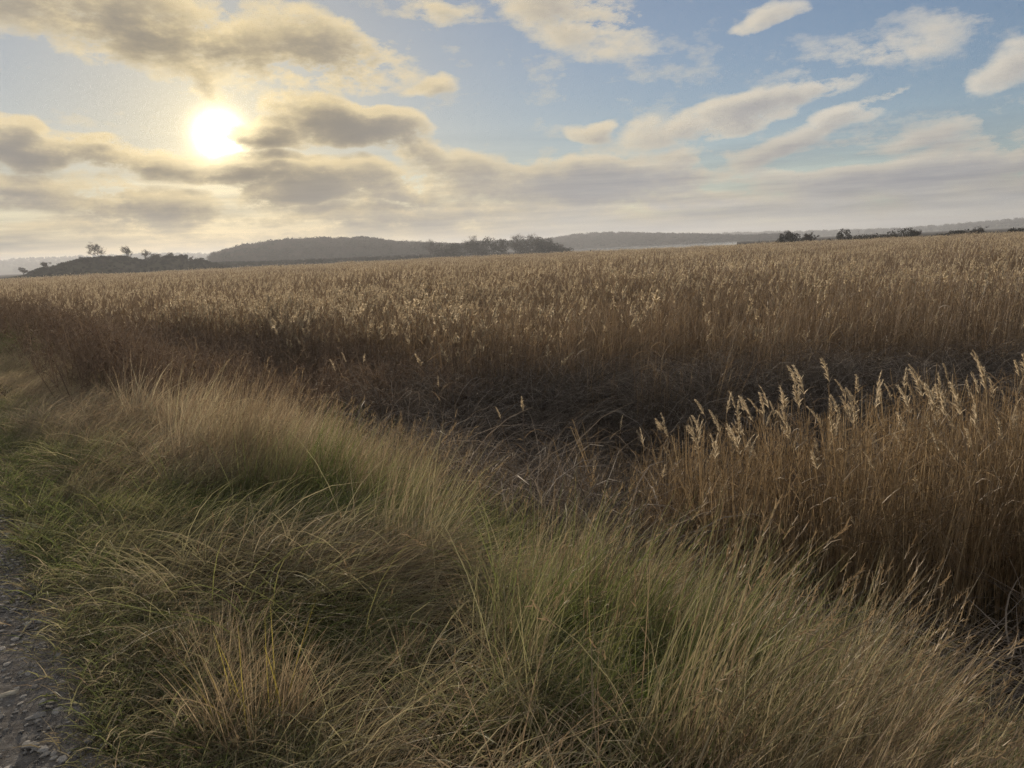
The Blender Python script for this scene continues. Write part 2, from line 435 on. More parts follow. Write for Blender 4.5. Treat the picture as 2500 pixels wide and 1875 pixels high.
# path: its own sheet following the bank top
ll = np.arange(-9, 60, .08); ss = np.linspace(-3.1, .14, 60)
Lg, Sg = np.meshgrid(ll, ss)
wob = (vnoise(Lg, Lg * 0, .5, 11) - .5) * .28 + (vnoise(Lg, Lg * 0, .13, 12) - .5) * .10
Sw = np.where(Sg > -.6, Sg + wob * sstep(Sg, -.6, .14), Sg)
PX = -1.5 + .8 * Sw - .6 * Lg; PY = 2.27 + .6 * Sw + .8 * Lg
PZ = gz(PX, PY) + .006 + (vnoise(PX, PY, .09, 5) - .5) * .012 + (vnoise(PX, PY, .6, 6) - .5) * .02 - sstep(Sg, .02, .14) * .03 + .008
Vp = np.stack([PX, PY, PZ], -1).reshape(-1, 3); nl = len(ll)
i = (np.arange(len(ss) - 1)[:, None] * nl + np.arange(nl - 1)[None])
tag(mesh_obj('path', Vp, np.stack([i, i + 1, i + nl + 1, i + nl], -1).reshape(-1, 4), M_path, smooth=True), kind='structure')

th_ = np.linspace(3.6, 16.5, 66) * math.pi / 180
wr = [(420, -1.585), (1270, -1.585)]
Vw = np.array([(r * math.sin(a), r * math.cos(a), z) for r, z in wr for a in th_])
i = np.arange(65)
tag(mesh_obj('water', Vw, np.stack([i, i + 1, i + 67, i + 66], -1), M_water), kind='structure')

def ridge(name, prof, R, depth, drop, mat, kind='structure', label=None, jit=.5):
    """a far rise of ground: azimuth / elevation outline at its own distance, with front and back slopes"""
    az = np.array([p[0] for p in prof]); el_ = np.array([p[1] for p in prof])
    A = np.linspace(az[0], az[-1], 140); E = np.interp(A, az, el_)
    top = R * np.tan(np.radians(E)) + 1.6 - drop
    us = np.linspace(-1, 1, 13)
    V = []
    for u in us:
        rr = R + u * depth; k = math.cos(u * math.pi / 2) ** .8 if abs(u) < 1 else 0
        h = -2.2 + (np.maximum(top, -2.0) + 2.2) * k + (vnoise(A * 3, A * 0 + u * 4, 1.0, 21) - .5) * jit * k
        V.append(np.stack([rr * np.sin(np.radians(A)), rr * np.cos(np.radians(A)), h], -1))
    V = np.array(V).reshape(-1, 3)
    i = (np.arange(12)[:, None] * 140 + np.arange(139)[None])
    o = mesh_obj(name, V, np.stack([i, i + 1, i + 141, i + 140], -1).reshape(-1, 4), mat, smooth=True)
    tag(o, label, kind=kind)
    def height(a, u):
        k = np.cos(u * np.pi / 2) ** .8
        return -2.2 + (np.maximum(np.interp(a, A, top), -2.0) + 2.2) * k
    return o, height
ISLAND = [(-33.4, -.42), (-32.57, -.26), (-30.09, .29), (-28.43, .66), (-27.49, .72), (-25.82, .69), (-24.88, .36), (-24.22, .55), (-23.09, .55), (-22.34, .5), (-22.11, .2), (-21.08, .2), (-20.4, -.1), (-19.02, -.44), (-18.4, -.5)]
HILL1 = [(-21.4, -.25), (-20.86, -.1), (-20.23, .77), (-18.32, 1.12), (-15.55, 1.43), (-12.75, 1.36), (-9.88, 1.27), (-8.15, .95), (-5.51, .7), (-2.53, .45), (-1.5, .1), (-.5, -.1)]
HILL2 = [(-9, -.1), (-6, .45), (-1.61, .70), (2.89, .64), (4.99, .88), (7.36, .95), (10.86, .70), (13.73, .52), (16.53, .30), (19.5, .05), (21, -.1)]
HILL3 = [(-60, .6), (-45, .8), (-33, .76), (-30.7, .84), (-25, .8), (-15, .5), (-5, .4), (10, .42), (16.53, .42), (21.89, .26), (26.88, .16), (30.35, .3), (33.59, .42), (45, .7), (60, .5)]
_, h_isl = ridge('dune', ISLAND, 430, 32, 0.4, M_hill)
_, h_h1 = ridge('hill', HILL1, 900, 150, 9.0, M_hill)
_, h_h2 = ridge('hill', HILL2, 1500, 240, 9.5, M_hill)
_, h_h3 = ridge('hill', HILL3, 2700, 420, 9.0, M_fields)

# ------------------------------------------------------------------ trees and woods
def crown_tree(seed, h, spread_, bare=True, trunk_r=.16, levels=4, low=.05, up=.9):
    """trunk with limbs (tubes) and a crown of twigs; returns two ribbon sets"""
    r = np.random.default_rng(seed); tr, cr = Rib(seed), Rib(seed + 1)
    def limb(p, d, L, w, lev):
        k = 5; pts = [p]
        dd = d.copy()
        for q in range(k - 1):
            dd = dd + r.normal(size=3) * .16 + np.array([0, 0, .05 * up]); dd /= np.linalg.norm(dd)
            pts.append(pts[-1] + dd * L / (k - 1))
        P = np.array(pts)[None]; W = (w * np.linspace(1, .55, k))[None]
        (tr if lev < 2 else cr).tubes(P, W, np.array([r.random()]), 3 if lev else 5)
        if lev >= levels:
            n = 8 if bare else 5
            base = P[0][r.integers(1, k, n)]
            cr.blades(base, r.uniform(.35, .9, n) * h / 7, r.uniform(0, 6.28, n), r.uniform(.1, 1.3, n), r.uniform(-.3, .5, n), .045 if bare else .06, r.random(n), 3, .4)
            return
        nb = [8, 4, 3, 3][min(lev, 3)]
        for b in range(nb):
            f = r.uniform(low if lev == 0 else .3, 1.0) if b else 1.0
            q = P[0][int(round(f * (k - 1)))]
            a = r.uniform(0, 6.28); sp = spread_ * r.uniform(.6, 1.3)
            side = np.array([math.cos(a), math.sin(a), 0])
            nd = dd * .7 + side * sp * 1.35 + np.array([0, 0, .12 * up]); nd /= np.linalg.norm(nd)
            limb(q, nd, L * r.uniform(.55, .8), w * .55, lev + 1)
    limb(np.zeros(3), np.array([0, 0, 1.0]), h * .40, trunk_r, 0)
    zt = max(v[:, 2].max() for v in tr.V + cr.V)
    for q in (tr, cr): q.V = [v * np.array([1, 1, 1]) * (h / zt) for v in q.V]
    return tr, cr

def leafy(seed, h, w, n=900, lumps=9, size=.28, top=.85):
    """dense shrub crown: many small leaf clumps through a lumpy volume, gaps at the rim"""
    r = np.random.default_rng(seed); c = Rib(seed)
    cen = np.stack([r.uniform(-w * .36, w * .36, lumps), r.uniform(-w * .36, w * .36, lumps), r.uniform(.08, top - .05, lumps) * h], -1)
    rad = r.uniform(.16, .27, lumps) * w
    k = r.integers(0, lumps, n)
    d = r.normal(size=(n, 3)); d /= np.linalg.norm(d, axis=1, keepdims=True)
    p = cen[k] + d * (rad[k] * r.uniform(.55, 1.08, n) ** .6)[:, None]
    p[:, 2] = np.clip(p[:, 2], .02 * h, 2 * h); zt = p[:, 2].max(); p[:, 2] *= h / zt; cen[:, 2] *= h / zt
    c.blades(p, r.uniform(.7, 1.5, n) * size, r.uniform(0, 6.28, n), r.uniform(.2, 1.8, n), .4, size * .8, np.clip(r.normal(.5, .22, n), 0, 1), 2, .5)
    t = Rib(seed + 5); m = 7
    t.blades(r.normal(size=(m, 3)) * [.2, .2, 0], h * .8, r.uniform(0, 6.28, m), r.uniform(.1, .5, m), .2, .12, r.random(m), 4, .4)
    m = 90
    c.blades(cen[r.integers(0, lumps, m)] + r.normal(size=(m, 3)) * .3, r.uniform(.5, 1, m) * w * .3, r.uniform(0, 6.28, m), r.uniform(0, .9, m), .1, .05, r.random(m), 3, .3)
    return t, c

def at(az, R, z=None):
    a = math.radians(az); x, y = R * math.sin(a), R * math.cos(a)
    return (x, y, float(gz(x, y)) - .05 if z is None else z)

# bare trees on the dune, far left
def put_tree(name, gen, loc, label, cat, group=None, mats=(M_twig, M_twig), rz=0., s=(1, 1, 1)):
    e = empty(name, loc, rz); e.scale = s
    t, c = gen
    t.obj('trunk', mats[0], e); c.obj('crown', mats[1], e)
    return tag(e, label, cat, group)
zi = lambda az: float(h_isl(az, 0.0)) - .3
big = put_tree('bare_tree', crown_tree(3, 8.6, .8, levels=4, trunk_r=.26), at(-27.49, 430, zi(-27.49)), 'tallest bare spreading tree standing alone on the dune with a dark nest in its crown', 'tree', 'bare trees on the dune')
nb = Rib(9); nb.blades(np.random.default_rng(1).normal(size=(120, 3)) * .14 + [.5, 0, 5.0], .45, np.random.default_rng(2).uniform(0, 6.28, 120), 1.5, .6, .07, np.full(120, .2), 3)
nb.obj('nest', M_twig, big)
put_tree('bare_tree', crown_tree(8, 6.9, .42, levels=4, trunk_r=.26, up=1.5), at(-25.7, 430, zi(-25.7)), 'upright bare twiggy tree in the middle of the dune, right of the tallest tree', 'tree', 'bare trees on the dune')
put_tree('bare_tree', crown_tree(12, 6.9, .38, levels=4, trunk_r=.24, up=1.7), at(-24.78, 430, zi(-24.8) - .2), 'narrow bare tree rising from the notch in the dune beside the scrub', 'tree', 'bare trees on the dune')
put_tree('bare_tree', crown_tree(15, 3.6, .95, levels=4, trunk_r=.2), at(-21.97, 428, zi(-22.0) - .1), 'low wide bare tree at the right end of the dune scrub', 'tree', 'bare trees on the dune')
put_tree('bare_tree', crown_tree(19, 4.2, .8, levels=4, trunk_r=.22), at(-31.75, 425, zi(-31.8) - .2), 'small leaning bare tree on the low left end of the dune', 'tree', 'bare trees on the dune')
put_tree('bare_tree', crown_tree(22, 3.9, .6, levels=4, trunk_r=.2), at(-30.45, 427, zi(-30.4) - .2), 'small forked bare tree on the left slope of the dune', 'tree', 'bare trees on the dune')
put_tree('bare_tree', crown_tree(25, 2.7, .9, levels=4, trunk_r=.16), at(-28.5, 430, zi(-28.5) - .2), 'low bare bush on the dune just left of the tallest tree', 'tree', 'bare trees on the dune')
for az, h, w, lab in ((-24.1, 3.1, 6.5, 'dark flat-topped thicket on the dune beside the notch'), (-23.2, 3.4, 6.0, 'dark rounded thicket on the dune with a hump on top'),
                      (-22.5, 2.6, 5.0, 'low dark thicket on the dune under the wide bare tree'), (-21.4, 2.8, 5.5, 'dark thicket at the foot of the wooded hill'), (-20.6, 1.9, 6.0, 'low scrub trailing off the right end of the dune')):
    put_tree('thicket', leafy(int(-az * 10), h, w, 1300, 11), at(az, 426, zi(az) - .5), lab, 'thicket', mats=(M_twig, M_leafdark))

# copse in the middle: azimuth, height, width, bare?
COPSE = [(-5.3, 11.5, 9, 1, 'bare domed tree at the left end of the middle copse, twigs against the sky'), (-4.6, 8.4, 9, 0, 'low dark tree beside the bare domed tree in the middle copse'),
 (-3.7, 8.6, 10, 0, 'broad dark tree left of the reddish twiggy tree in the copse'), (-2.6, 12.6, 9, 1, 'reddish twiggy bare tree standing tall in the copse'),
 (-2.3, 9.8, 10, 0, 'dark round tree under the reddish twiggy tree'), (-1.3, 11.2, 9, 0, 'dark domed tree right of the reddish twiggy tree'),
 (-.4, 9.3, 8, 0, 'lower dark tree sloping down into the dip of the copse'), (.75, 12.9, 9, 1, 'tall bare tree with thick crown right of the dip in the copse'),
 (.9, 10.6, 10, 0, 'dark tree wrapped round the tall bare tree of the copse'), (1.75, 12.2, 8, 1, 'tall pale-twigged bare tree near the right of the copse'),
 (2.2, 9.6, 9, 0, 'large dark ivy-clad tree under the pale-twigged one'), (2.75, 9.4, 8, 0, 'dark tree on the falling right shoulder of the copse'),
 (3.45, 5.7, 5, 0, 'small dark crown standing apart near the right tip of the copse'), (4.05, 6.6, 6.4, 1, 'rounded bare tree at the right tip of the copse'),
 (3.0, 6.8, 8, 0, 'low thicket between the copse and its right tip'), (4.4, 3.0, 6, 0, 'low scrub at the very right tip of the copse')]
for k, (az, h, w, bare, lab) in enumerate(COPSE):
    h *= 1.12
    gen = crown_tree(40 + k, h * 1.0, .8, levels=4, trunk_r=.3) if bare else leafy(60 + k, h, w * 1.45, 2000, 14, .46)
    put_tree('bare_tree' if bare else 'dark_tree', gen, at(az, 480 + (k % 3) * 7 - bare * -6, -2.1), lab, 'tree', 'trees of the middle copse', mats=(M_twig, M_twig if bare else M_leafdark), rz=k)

# bushes and thickets on the right, beyond the reeds
RIGHT = [(19.45, 3.7, 4.2, 0, 'round dark bush at the left of the pair of bushes on the right horizon'), (20.25, 4.6, 5.0, 0, 'tall dark bush in the middle of the cluster on the right horizon'),
 (21.0, 4.7, 4.6, 1, 'twiggy bush at the right of the cluster on the right horizon'), (18.2, 1.3, 7, 0, 'low line of scrub left of the bush cluster on the horizon'),
 (22.35, 2.7, 4.6, 1, 'pale reddish bush between the cluster and the lone upright bush'), (23.45, 4.4, 3.4, 0, 'lone upright bush like a flame on the right horizon'),
 (24.7, 2.6, 6.6, 0, 'dark dome-shaped bush hugging the ground at right'), (26.0, 3.0, 7, 0, 'long dark thicket, left part sloping up from the reeds'),
 (26.9, 3.8, 7, 0, 'long dark thicket, tallest part beside the bare spiky shrub'), (27.7, 4.0, 6.0, 1, 'bare spiky shrub fanning up at the end of the long thicket'),
 (29.4, 1.9, 6, 0, 'low scrub between the long thicket and the right-hand bushes'), (30.2, 2.7, 4.6, 0, 'dark rounded bush left of the twiggy one near the right edge'),
 (31.0, 4.2, 4.8, 1, 'twiggy pale bush near the right edge of the marsh'), (33.2, 2.4, 4, 0, 'small dark bush on the horizon at the far right edge')]
for k, (az, h, w, bare, lab) in enumerate(RIGHT):
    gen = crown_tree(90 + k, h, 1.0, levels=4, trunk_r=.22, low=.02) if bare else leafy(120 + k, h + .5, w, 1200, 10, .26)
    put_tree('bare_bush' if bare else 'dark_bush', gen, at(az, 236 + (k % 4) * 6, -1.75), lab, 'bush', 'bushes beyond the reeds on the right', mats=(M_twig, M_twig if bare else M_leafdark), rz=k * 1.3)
put_tree('marsh_bush', leafy(151, 2.3, 3.2, 600, 7, .3), at(6.25, 262, -2.3), 'tiny dark bush standing in front of the pale strip of water', 'bush', mats=(M_twig, M_leafdark))

# woods on the hills: too far and too many to count
kinds = []
for k in range(4):
    t, c = crown_tree(200 + k, 9.5, .95, levels=4, trunk_r=.3, low=.1)
    c.V += t.V; c.T += t.T; c.A += t.A
    c.F += [f + c.n for f in t.F]; c.n += t.n
    kinds.append(c.obj('crown', M_twig, link=False))
for k in range(3):
    kinds.append(leafy(210 + k, 9.5, 9, 900, 12, .6)[1].obj('crown', M_leafdark, link=False))
def wood(name, A0, A1, R, depth, height, n, seed, smin, smax, bare_p, label):
    r = np.random.default_rng(seed)
    a = r.uniform(A0, A1, n); u = r.uniform(-.96, .25, n)
    a[:n // 5] = np.linspace(A0, A1, n // 5) ; u[:n // 5] = r.uniform(-.05, .05, n // 5)
    rr = R + u * depth; z = height(a, u) - .6
    ok = z > -2.9
    x, y = rr * np.sin(np.radians(a)), rr * np.cos(np.radians(a))
    p = np.stack([x, y, z], -1)[ok]; m = len(p)
    idx = np.where(r.random(m) < bare_p, r.integers(0, 4, m), r.integers(4, 7, m))
    return tag(scatter(name, [k_.copy() for k_ in kinds], p, np.stack([np.zeros(m), np.zeros(m), r.uniform(0, 6.28, m)], -1), r.uniform(smin, smax, m), idx, r.random(m), ''), label, 'woodland', kind='stuff')
wood('woodland', -20.6, -1.6, 900, 150, h_h1, 2000, 5, .55, 1.3, .6, 'hazy bare winter wood covering the long low hill below the sun')
wood('woodland', -9, 20, 1500, 240, h_h2, 2400, 6, .55, 1.3, .4, 'blue-grey wood on the more distant hill right of the copse')
wood('woodland', -42, 42, 2700, 420, h_h3, 3000, 7, .7, 1.7, .3, 'faint line of trees on the farthest pale ridge')
wood('scrub', -31.5, -19.4, 430, 32, h_isl, 700, 8, .10, .22, .2, 'low dark scrub covering the dune at the left')

_, h_low = ridge('low_ridge', [(-23, -.5), (-21.5, -.1), (-20, .02), (-18, -.08), (-12, -.12), (-6, -.16), (-4.5, -.4)], 520, 45, 0.6, M_hill)
wood('scrub', -22, -4.8, 520, 45, h_low, 900, 9, .10, .26, .3, 'low scrub along the far edge of the reeds below the wooded hill')

# ------------------------------------------------------------------ reeds
def merge_obj(name, parts, mats):
    """several ribbon sets, each with its own material, as one mesh"""
    V, F, T, A, MI, n = [], [], [], [], [], 0
    for k, p in enumerate(parts):
        if not p.V: continue
        v = np.concatenate(p.V); f = np.concatenate(p.F) + n
        V.append(v); F.append(f); T += p.T; A += p.A; MI.append(np.full(len(f), k)); n += len(v)
    return mesh_obj(name, np.concatenate(V), np.concatenate(F), mats, None, {'tint': np.concatenate(T), 'along': np.concatenate(A)},
                    link=False, mat_index=np.concatenate(MI).astype(np.int32))

def plume(rb, r, tip, d, side, L, n, w, full=1.0):
    """feathery panicle: side branches closing towards the tip, hanging to one side"""
    t = r.uniform(0, 1, n) ** .9
    base = tip[None] + d[None] * (t * L)[:, None] * .9 + side[None] * (t ** 2 * L * .25)[:, None]
    ln = L * .36 * (1.1 - .75 * t) * r.uniform(.6, 1.2, n) * full
    az = math.atan2(side[1], side[0]) + r.normal(0, .9, n)
    th = np.arccos(np.clip(d[2], -1, 1)) * .6 + r.uniform(.15, .75, n) * full
    rb.blades(base, ln, az, th, r.uniform(.2, 1.1, n), w * r.uniform(.6, 1.4, n), np.clip(r.normal(.5, .25, n), 0, 1), 2, .35)

def reed_clump(seed, n, rad, hmin, hmax, sw, leaves, plumes, pn, pw, lean=.10, lw=.011, stem=None):
    r = np.random.default_rng(seed); st, lf, pl = Rib(seed), Rib(seed + 1), Rib(seed + 2)
    a = r.uniform(0, 6.28, n); q = np.sqrt(r.uniform(0, 1, n)) * rad
    base = np.stack([q * np.cos(a), q * np.sin(a), np.full(n, -.05)], -1)
    H = r.uniform(hmin, hmax, n); az = r.normal(0, 1.2, n); th0 = np.abs(r.normal(0, lean, n)); kap = r.normal(.10, .08, n)
    P = st.blades(base, H, az, th0, kap, sw * r.uniform(.7, 1.3, n), r.random(n), 4, .55)
    m = n * leaves
    if m:
        k = r.integers(0, n, m); f = r.uniform(.25, .98, m) * 4
        i0 = np.minimum(f.astype(int), 3); fr = (f - i0)[:, None]
        b = P[k, i0] * (1 - fr) + P[k, i0 + 1] * fr
        lf.blades(b, r.uniform(.16, .42, m), r.normal(.2, 1.3, m), r.uniform(.25, 1.0, m), r.uniform(.2, 1.7, m), lw * r.uniform(.5, 1.2, m), r.random(m), 3, .1)
    for k in range(n):
        if r.random() < plumes:
            T = P[k, -1]; d = P[k, -1] - P[k, -2]; d /= np.linalg.norm(d)
            s = np.array([math.cos(az[k]), math.sin(az[k]), 0])
            plume(pl, r, T - d * .04, d, s, r.uniform(.17, .28), pn, pw, r.uniform(.5, 1.1))
    return merge_obj('clump', [st, lf, pl], [stem or M_reedstem, M_reedleaf, M_plume])

def in_hollow(x, y):
    return (x > -2.0 + (vnoise(x, y, 1.1, 33) - .5) * 1.6) & (y < 13.7 + (vnoise(x, y, 1.7, 31) - .5) * 3.0)

def marsh_mask(x, y):
    s, l = SL(x, y)
    front = 7.0 + (vnoise(x, y, 2.0, 32) - .5) * 1.6 + sstep(x, -7, -2) * 1.0
    return (s > front) & ~in_hollow(x, y)

def fan(r0, r1, dens, seed, half=50):
    r = np.random.default_rng(seed)
    A = math.radians(half); area = A * (r1 * r1 - r0 * r0)
    n = int(area * dens); rr = np.sqrt(r.uniform(r0 * r0, r1 * r1, n)); a = r.uniform(-A, A, n)
    return rr * np.sin(a), rr * np.cos(a), r

protos, P_, R_, S_, I_, T_ = [], [], [], [], [], []
def add_layer(kinds, x, y, r, smin, smax, rotn=3.14, tilt=.06, dz=0.0, face=0.0, scale_noise=None):
    if kinds[0] in protos: i0 = protos.index(kinds[0])
    else: i0 = len(protos); protos.extend(kinds)
    n = len(x); z = gz(x, y) + dz
    P_.append(np.stack([x, y, z], -1)); R_.append(np.stack([r.normal(0, tilt, n), r.normal(0, tilt, n), face + r.uniform(-rotn, rotn, n)], -1))
    sc = r.uniform(smin, smax, n)
    if scale_noise is not None: sc = sc * scale_noise
    S_.append(sc); I_.append(i0 + r.integers(0, len(kinds), n)); T_.append(r.random(n))
hn = lambda x, y: .75 + .28 * vnoise(x, y, 7.0, 41) + .28 * vnoise(x, y, 1.6, 42)
k_lush = [reed_clump(380 + k, 15, .34, 1.1, 2.0, .0075, 3, .40, 46, .020, lean=.14) for k in range(6)]
k_near = [reed_clump(300 + k, 15, .34, 1.0, 1.95, .0075, 3, .03, 44, .014, lean=.14) for k in range(10)]
k_mid = [reed_clump(320 + k, 34, .75, 1.1, 2.0, .012, 1, .14, 22, .026, lean=.14) for k in range(8)]
k_far = [reed_clump(340 + k, 70, 1.7, 1.35, 1.85, .024, 1, .24, 9, .046) for k in range(6)]
x, y, r = fan(5, 30, 4.8, 50); k = marsh_mask(x, y); x, y = x[k], y[k]
lush = r.random(len(x)) < sstep(x, 2, -4) * .62 + .05 + .25 * sstep(y, 19, 28)
add_layer(k_near, x[~lush], y[~lush], r, .9, 1.08, rotn=1.2, scale_noise=hn(x, y)[~lush])
add_layer(k_lush, x[lush], y[lush], r, .9, 1.08, rotn=1.2, scale_noise=hn(x, y)[lush])
x, y, r = fan(30, 92, 1.15, 51); k = marsh_mask(x, y); x, y = x[k], y[k]
add_layer(k_mid, x, y, r, .9, 1.08, rotn=1.2, scale_noise=hn(x, y))
x, y, r = fan(90, 236, .17, 52); k = marsh_mask(x, y); x, y = x[k], y[k]
add_layer(k_far, x, y, r, .92, 1.06, scale_noise=hn(x, y) * .97)
reeds = scatter('reed_bed', protos, np.concatenate(P_), np.concatenate(R_), np.concatenate(S_), np.concatenate(I_), np.concatenate(T_), '')
tag(reeds, 'wide brown winter reed bed with pale feathery heads reaching to the horizon', 'reeds', kind='stuff')

# the clump of reeds nearest the camera, on the right: body of thin stems and leaves behind the single stalks
def clump_zone(x, y):
    edge = 5.55 + (vnoise(x, y * 0, .6, 61) - .5) * .9 - .18 * (x - 1.5)
    return (x > 1.5 + (y - 6) * .10 + (vnoise(x * 0, y, .5, 65) - .5) * .5) & (x < 10.5) & (y > edge) & (y < 8.3 + (vnoise(x, y * 0, 1.5, 62) - .5) * 1.0)
protos, P_, R_, S_, I_, T_ = [], [], [], [], [], []
k_front = [reed_clump(360 + k, 14, .21, 1.1, 1.95, .0072, 3, .04, 50, .005, lean=.09, lw=.008, stem=M_goldstem) for k in range(10)]
r = np.random.default_rng(63); x = r.uniform(1.2, 11, 1450); y = r.uniform(3.4, 9.4, 1450)
k = clump_zone(x, y); x, y = x[k], y[k]
add_layer(k_front, x, y, r, .8, 1.05, rotn=2.5, tilt=.07, scale_noise=.80 + .20 * sstep(x, 1.6, 3.4) + .14 * (vnoise(x, y, 1.2, 64) - .5))
x = 1.9 - np.abs(r.normal(0, .55, 110)); y = r.uniform(5.2, 9.6, 110); k = SL(x, y)[0] > 4.6; x, y = x[k], y[k]; add_layer(k_front, x, y, r, .45, .85, rotn=2.5, tilt=.28)
near_reeds = scatter('reed_thicket', protos, np.concatenate(P_), np.concatenate(R_), np.concatenate(S_), np.concatenate(I_), np.concatenate(T_), '')
tag(near_reeds, 'dense tangle of orange-brown reed stems filling the near clump on the right', 'reeds', kind='stuff')

# single reeds that can be told apart
def reed_parts(seed, H, L, pn=85, dry=False):
    r = np.random.default_rng(seed)
    st = Rib(seed); az = r.uniform(2.2, 4.0); th = abs(r.normal(.05, .04)); kap = r.uniform(.05, .22)
    t = np.linspace(0, 1, 8); thv = th + kap * t ** 1.5
    d = np.stack([np.sin(thv) * math.cos(az), np.sin(thv) * math.sin(az), np.cos(thv)], -1) * H / 7
    P = np.concatenate([np.zeros((1, 3)), np.cumsum((d[1:] + d[:-1]) * .5, 0)])
    st.tubes(P[None], (.0075 * np.linspace(1, .45, 8))[None], np.array([r.uniform(.3, .9)]), 4)
    leaves = []
    for q in range(3):
        lf = Rib(seed + 10 + q); f = r.uniform(.35, .92) * 7; i = int(f)
        b = P[i] * (1 - (f - i)) + P[min(i + 1, 7)] * (f - i)
        lf.blades(b[None], r.uniform(.2, .42), r.uniform(0, 6.28), r.uniform(.3, .8), r.uniform(.3, 1.9), .011, np.array([r.random()]), 6, .08)
        leaves.append(lf)
    pl = Rib(seed + 20); dd = P[-1] - P[-2]; dd /= np.linalg.norm(dd)
    plume(pl, r, P[-1] - dd * .05, dd, np.array([math.cos(az), math.sin(az), 0]), L, pn, .0062, r.uniform(.45, 1.0))
    plume(pl, r, P[-1] - dd * .02, dd, np.array([math.cos(az), math.sin(az), 0]), L * .9, pn, .0045, .4)
    return st, leaves, pl
RV = []
for k in range(12):
    st, lv, pl = reed_parts(500 + k * 31, 1.62 + .04 * (k % 4), .17 + .022 * (k % 5), 70)
    RV.append((st.obj('stem', M_goldstem, link=False).data, [q.obj('leaf', M_reedleaf, link=False).data for q in lv], pl.obj('plume', M_plume, link=False).data))
def put_reed(x, y, z=None, k=0, s=1.0, rz=0.0, tilt=(0, 0), label='', group=None, nl=3):
    e = empty('reed', (x, y, float(gz(x, y)) - .05 if z is None else z)); e.rotation_euler = (tilt[0], tilt[1], rz); e.scale = (s, s, s)
    sm, lv, pm = RV[k % 12]
    for nm, me in [('stem', sm), ('plume', pm)] + [('leaf', q) for q in lv[:nl]]:
        o = bpy.data.objects.new(nm, me); COL.objects.link(o); o.parent = e
    return tag(e, label, 'reed', group)
# lone ones in and round the hollow (x, y, wanted top height, label)
for (x, y, top, k, tl, lab) in ((.02, 9.0, -.02, 1, .05, 'left one of the two short reeds standing in front of the dark hollow'), (.12, 8.9, .02, 3, -.04, 'right one of the two short reeds before the dark hollow, plume ragged and orange'),
                               (-.93, 10.5, .08, 5, -.22, 'single reed with pale plume leaning right at the left rim of the hollow'),
                               (-2.75, 13.2, .12, 2, .0, 'tall reed with broad cream plume left of centre, thickest of its bunch'), (-2.95, 13.3, .02, 4, .03, 'reed beside the tall cream plume, slightly lower and to its left'),
                               (-2.55, 13.4, -.02, 7, -.1, 'thin drooping reed just right of the tall cream plume left of centre'), (-3.5, 13.0, -.3, 8, -.25, 'small reed with yellow plume tilted right, alone among dark weeds'),
                               (-1.15, 14.2, -.1, 9, .02, 'reed with small bright plume at the foot of the main bed above the hollow'), (-1.0, 14.0, -.3, 6, .05, 'tiny lower reed under the small bright plume above the hollow'),
                               (1.75, 14.4, .0, 10, -.1, 'single bright plume against dark stems at the front of the main bed')):
    g = float(gz(x, y)); put_reed(x, y, None, k, (top - g) / 1.9, .4 * k, (0, -tl), lab)
# the near clump: seen one by one
r = np.random.default_rng(77)
n = 0
def reed_label(x, y, s, lean, v):
    c = ('at the left edge' if x < 2.0 else 'near the left edge' if x < 2.5 else 'in the left part' if x < 3.1 else 'left of the middle' if x < 3.7 else 'in the middle' if x < 4.3 else 'right of the middle' if x < 4.9 else 'in the right part' if x < 5.6 else 'by the right end') + ' of near clump'
    f = 'front row' if y < 6.5 else 'back row' if y > 7.3 else 'inner'
    a = 'leaning left' if lean < -.11 else 'leaning right' if lean > .03 else 'upright'
    h = 'tall' if s > 1.09 else 'short' if s < .98 else 'middling'
    return '%s %s reed %s, %s plume, %s' % (h, f, a, ('slim', 'full', 'ragged', 'short')[v % 4], c)
while n < 140:
    x = r.uniform(1.5, 6.6); y = r.uniform(5.7, 8.4)
    if not bool(clump_zone(np.array([x]), np.array([y]))[0]): continue
    edge = (x < 1.95) or n % 3 == 0
    if r.random() > (.35 + .65 * float(sstep(x, 1.9, 3.3))) and not (x < 2.0): continue
    v = int(r.integers(0, 12)); ty = int(r.integers(0, 4))
    s = r.uniform(.98, 1.14) * (.88 + .14 * float(sstep(x, 1.6, 3.2))) * (1.0 if ty < 2 else .88)
    tl = r.normal(-.06, .07) * (1.8 if ty == 3 else 1)
    put_reed(x, y, None, v, s, r.uniform(-1.0, 1.0), (r.normal(0, .04), tl), reed_label(x, y, s, tl, v), 'reeds with plumes in the near clump', 3 if n < 80 else 1)
    n += 1

# ------------------------------------------------------------------ thatch of fallen reeds in the hollow
def tangle(seed, n, rad, Lr, thr, kr, w, mat, mound=.0, azs=3.14):
    rb = Rib(seed); r = rb.r
    a = r.uniform(0, 6.28, n); q = np.sqrt(r.uniform(0, 1, n)) * rad
    base = np.stack([q * np.cos(a), q * np.sin(a), r.uniform(0, 1, n) ** 1.5 * mound], -1)
    rb.blades(base, r.uniform(*Lr, n), r.uniform(-azs, azs, n), r.uniform(*thr, n), r.uniform(*kr, n), w * r.uniform(.5, 1.4, n), r.random(n), 5, .2, azk=r.normal(0, .5, (n, 1)))
    return merge_obj('tangle', [rb], [mat])
protos, P_, R_, S_, I_, T_ = [], [], [], [], [], []
r = np.random.default_rng(81)
x = r.uniform(-4, 12, 6200); y = r.uniform(2.6, 17, 6200); s, l = SL(x, y)
k = (s > 4.3 - .5 * sstep(l, 5, 3)) & (y < 16.4) & ((vnoise(x, y, .9, 87) > .40) | (s < 5.4)) & ~clump_zone(x, y - .5) & ~((x > 1.3) & (y < 7) & (r.random(len(x)) < .7)) & ((x > -3.2) | (y < 13)); x, y = x[k], y[k]
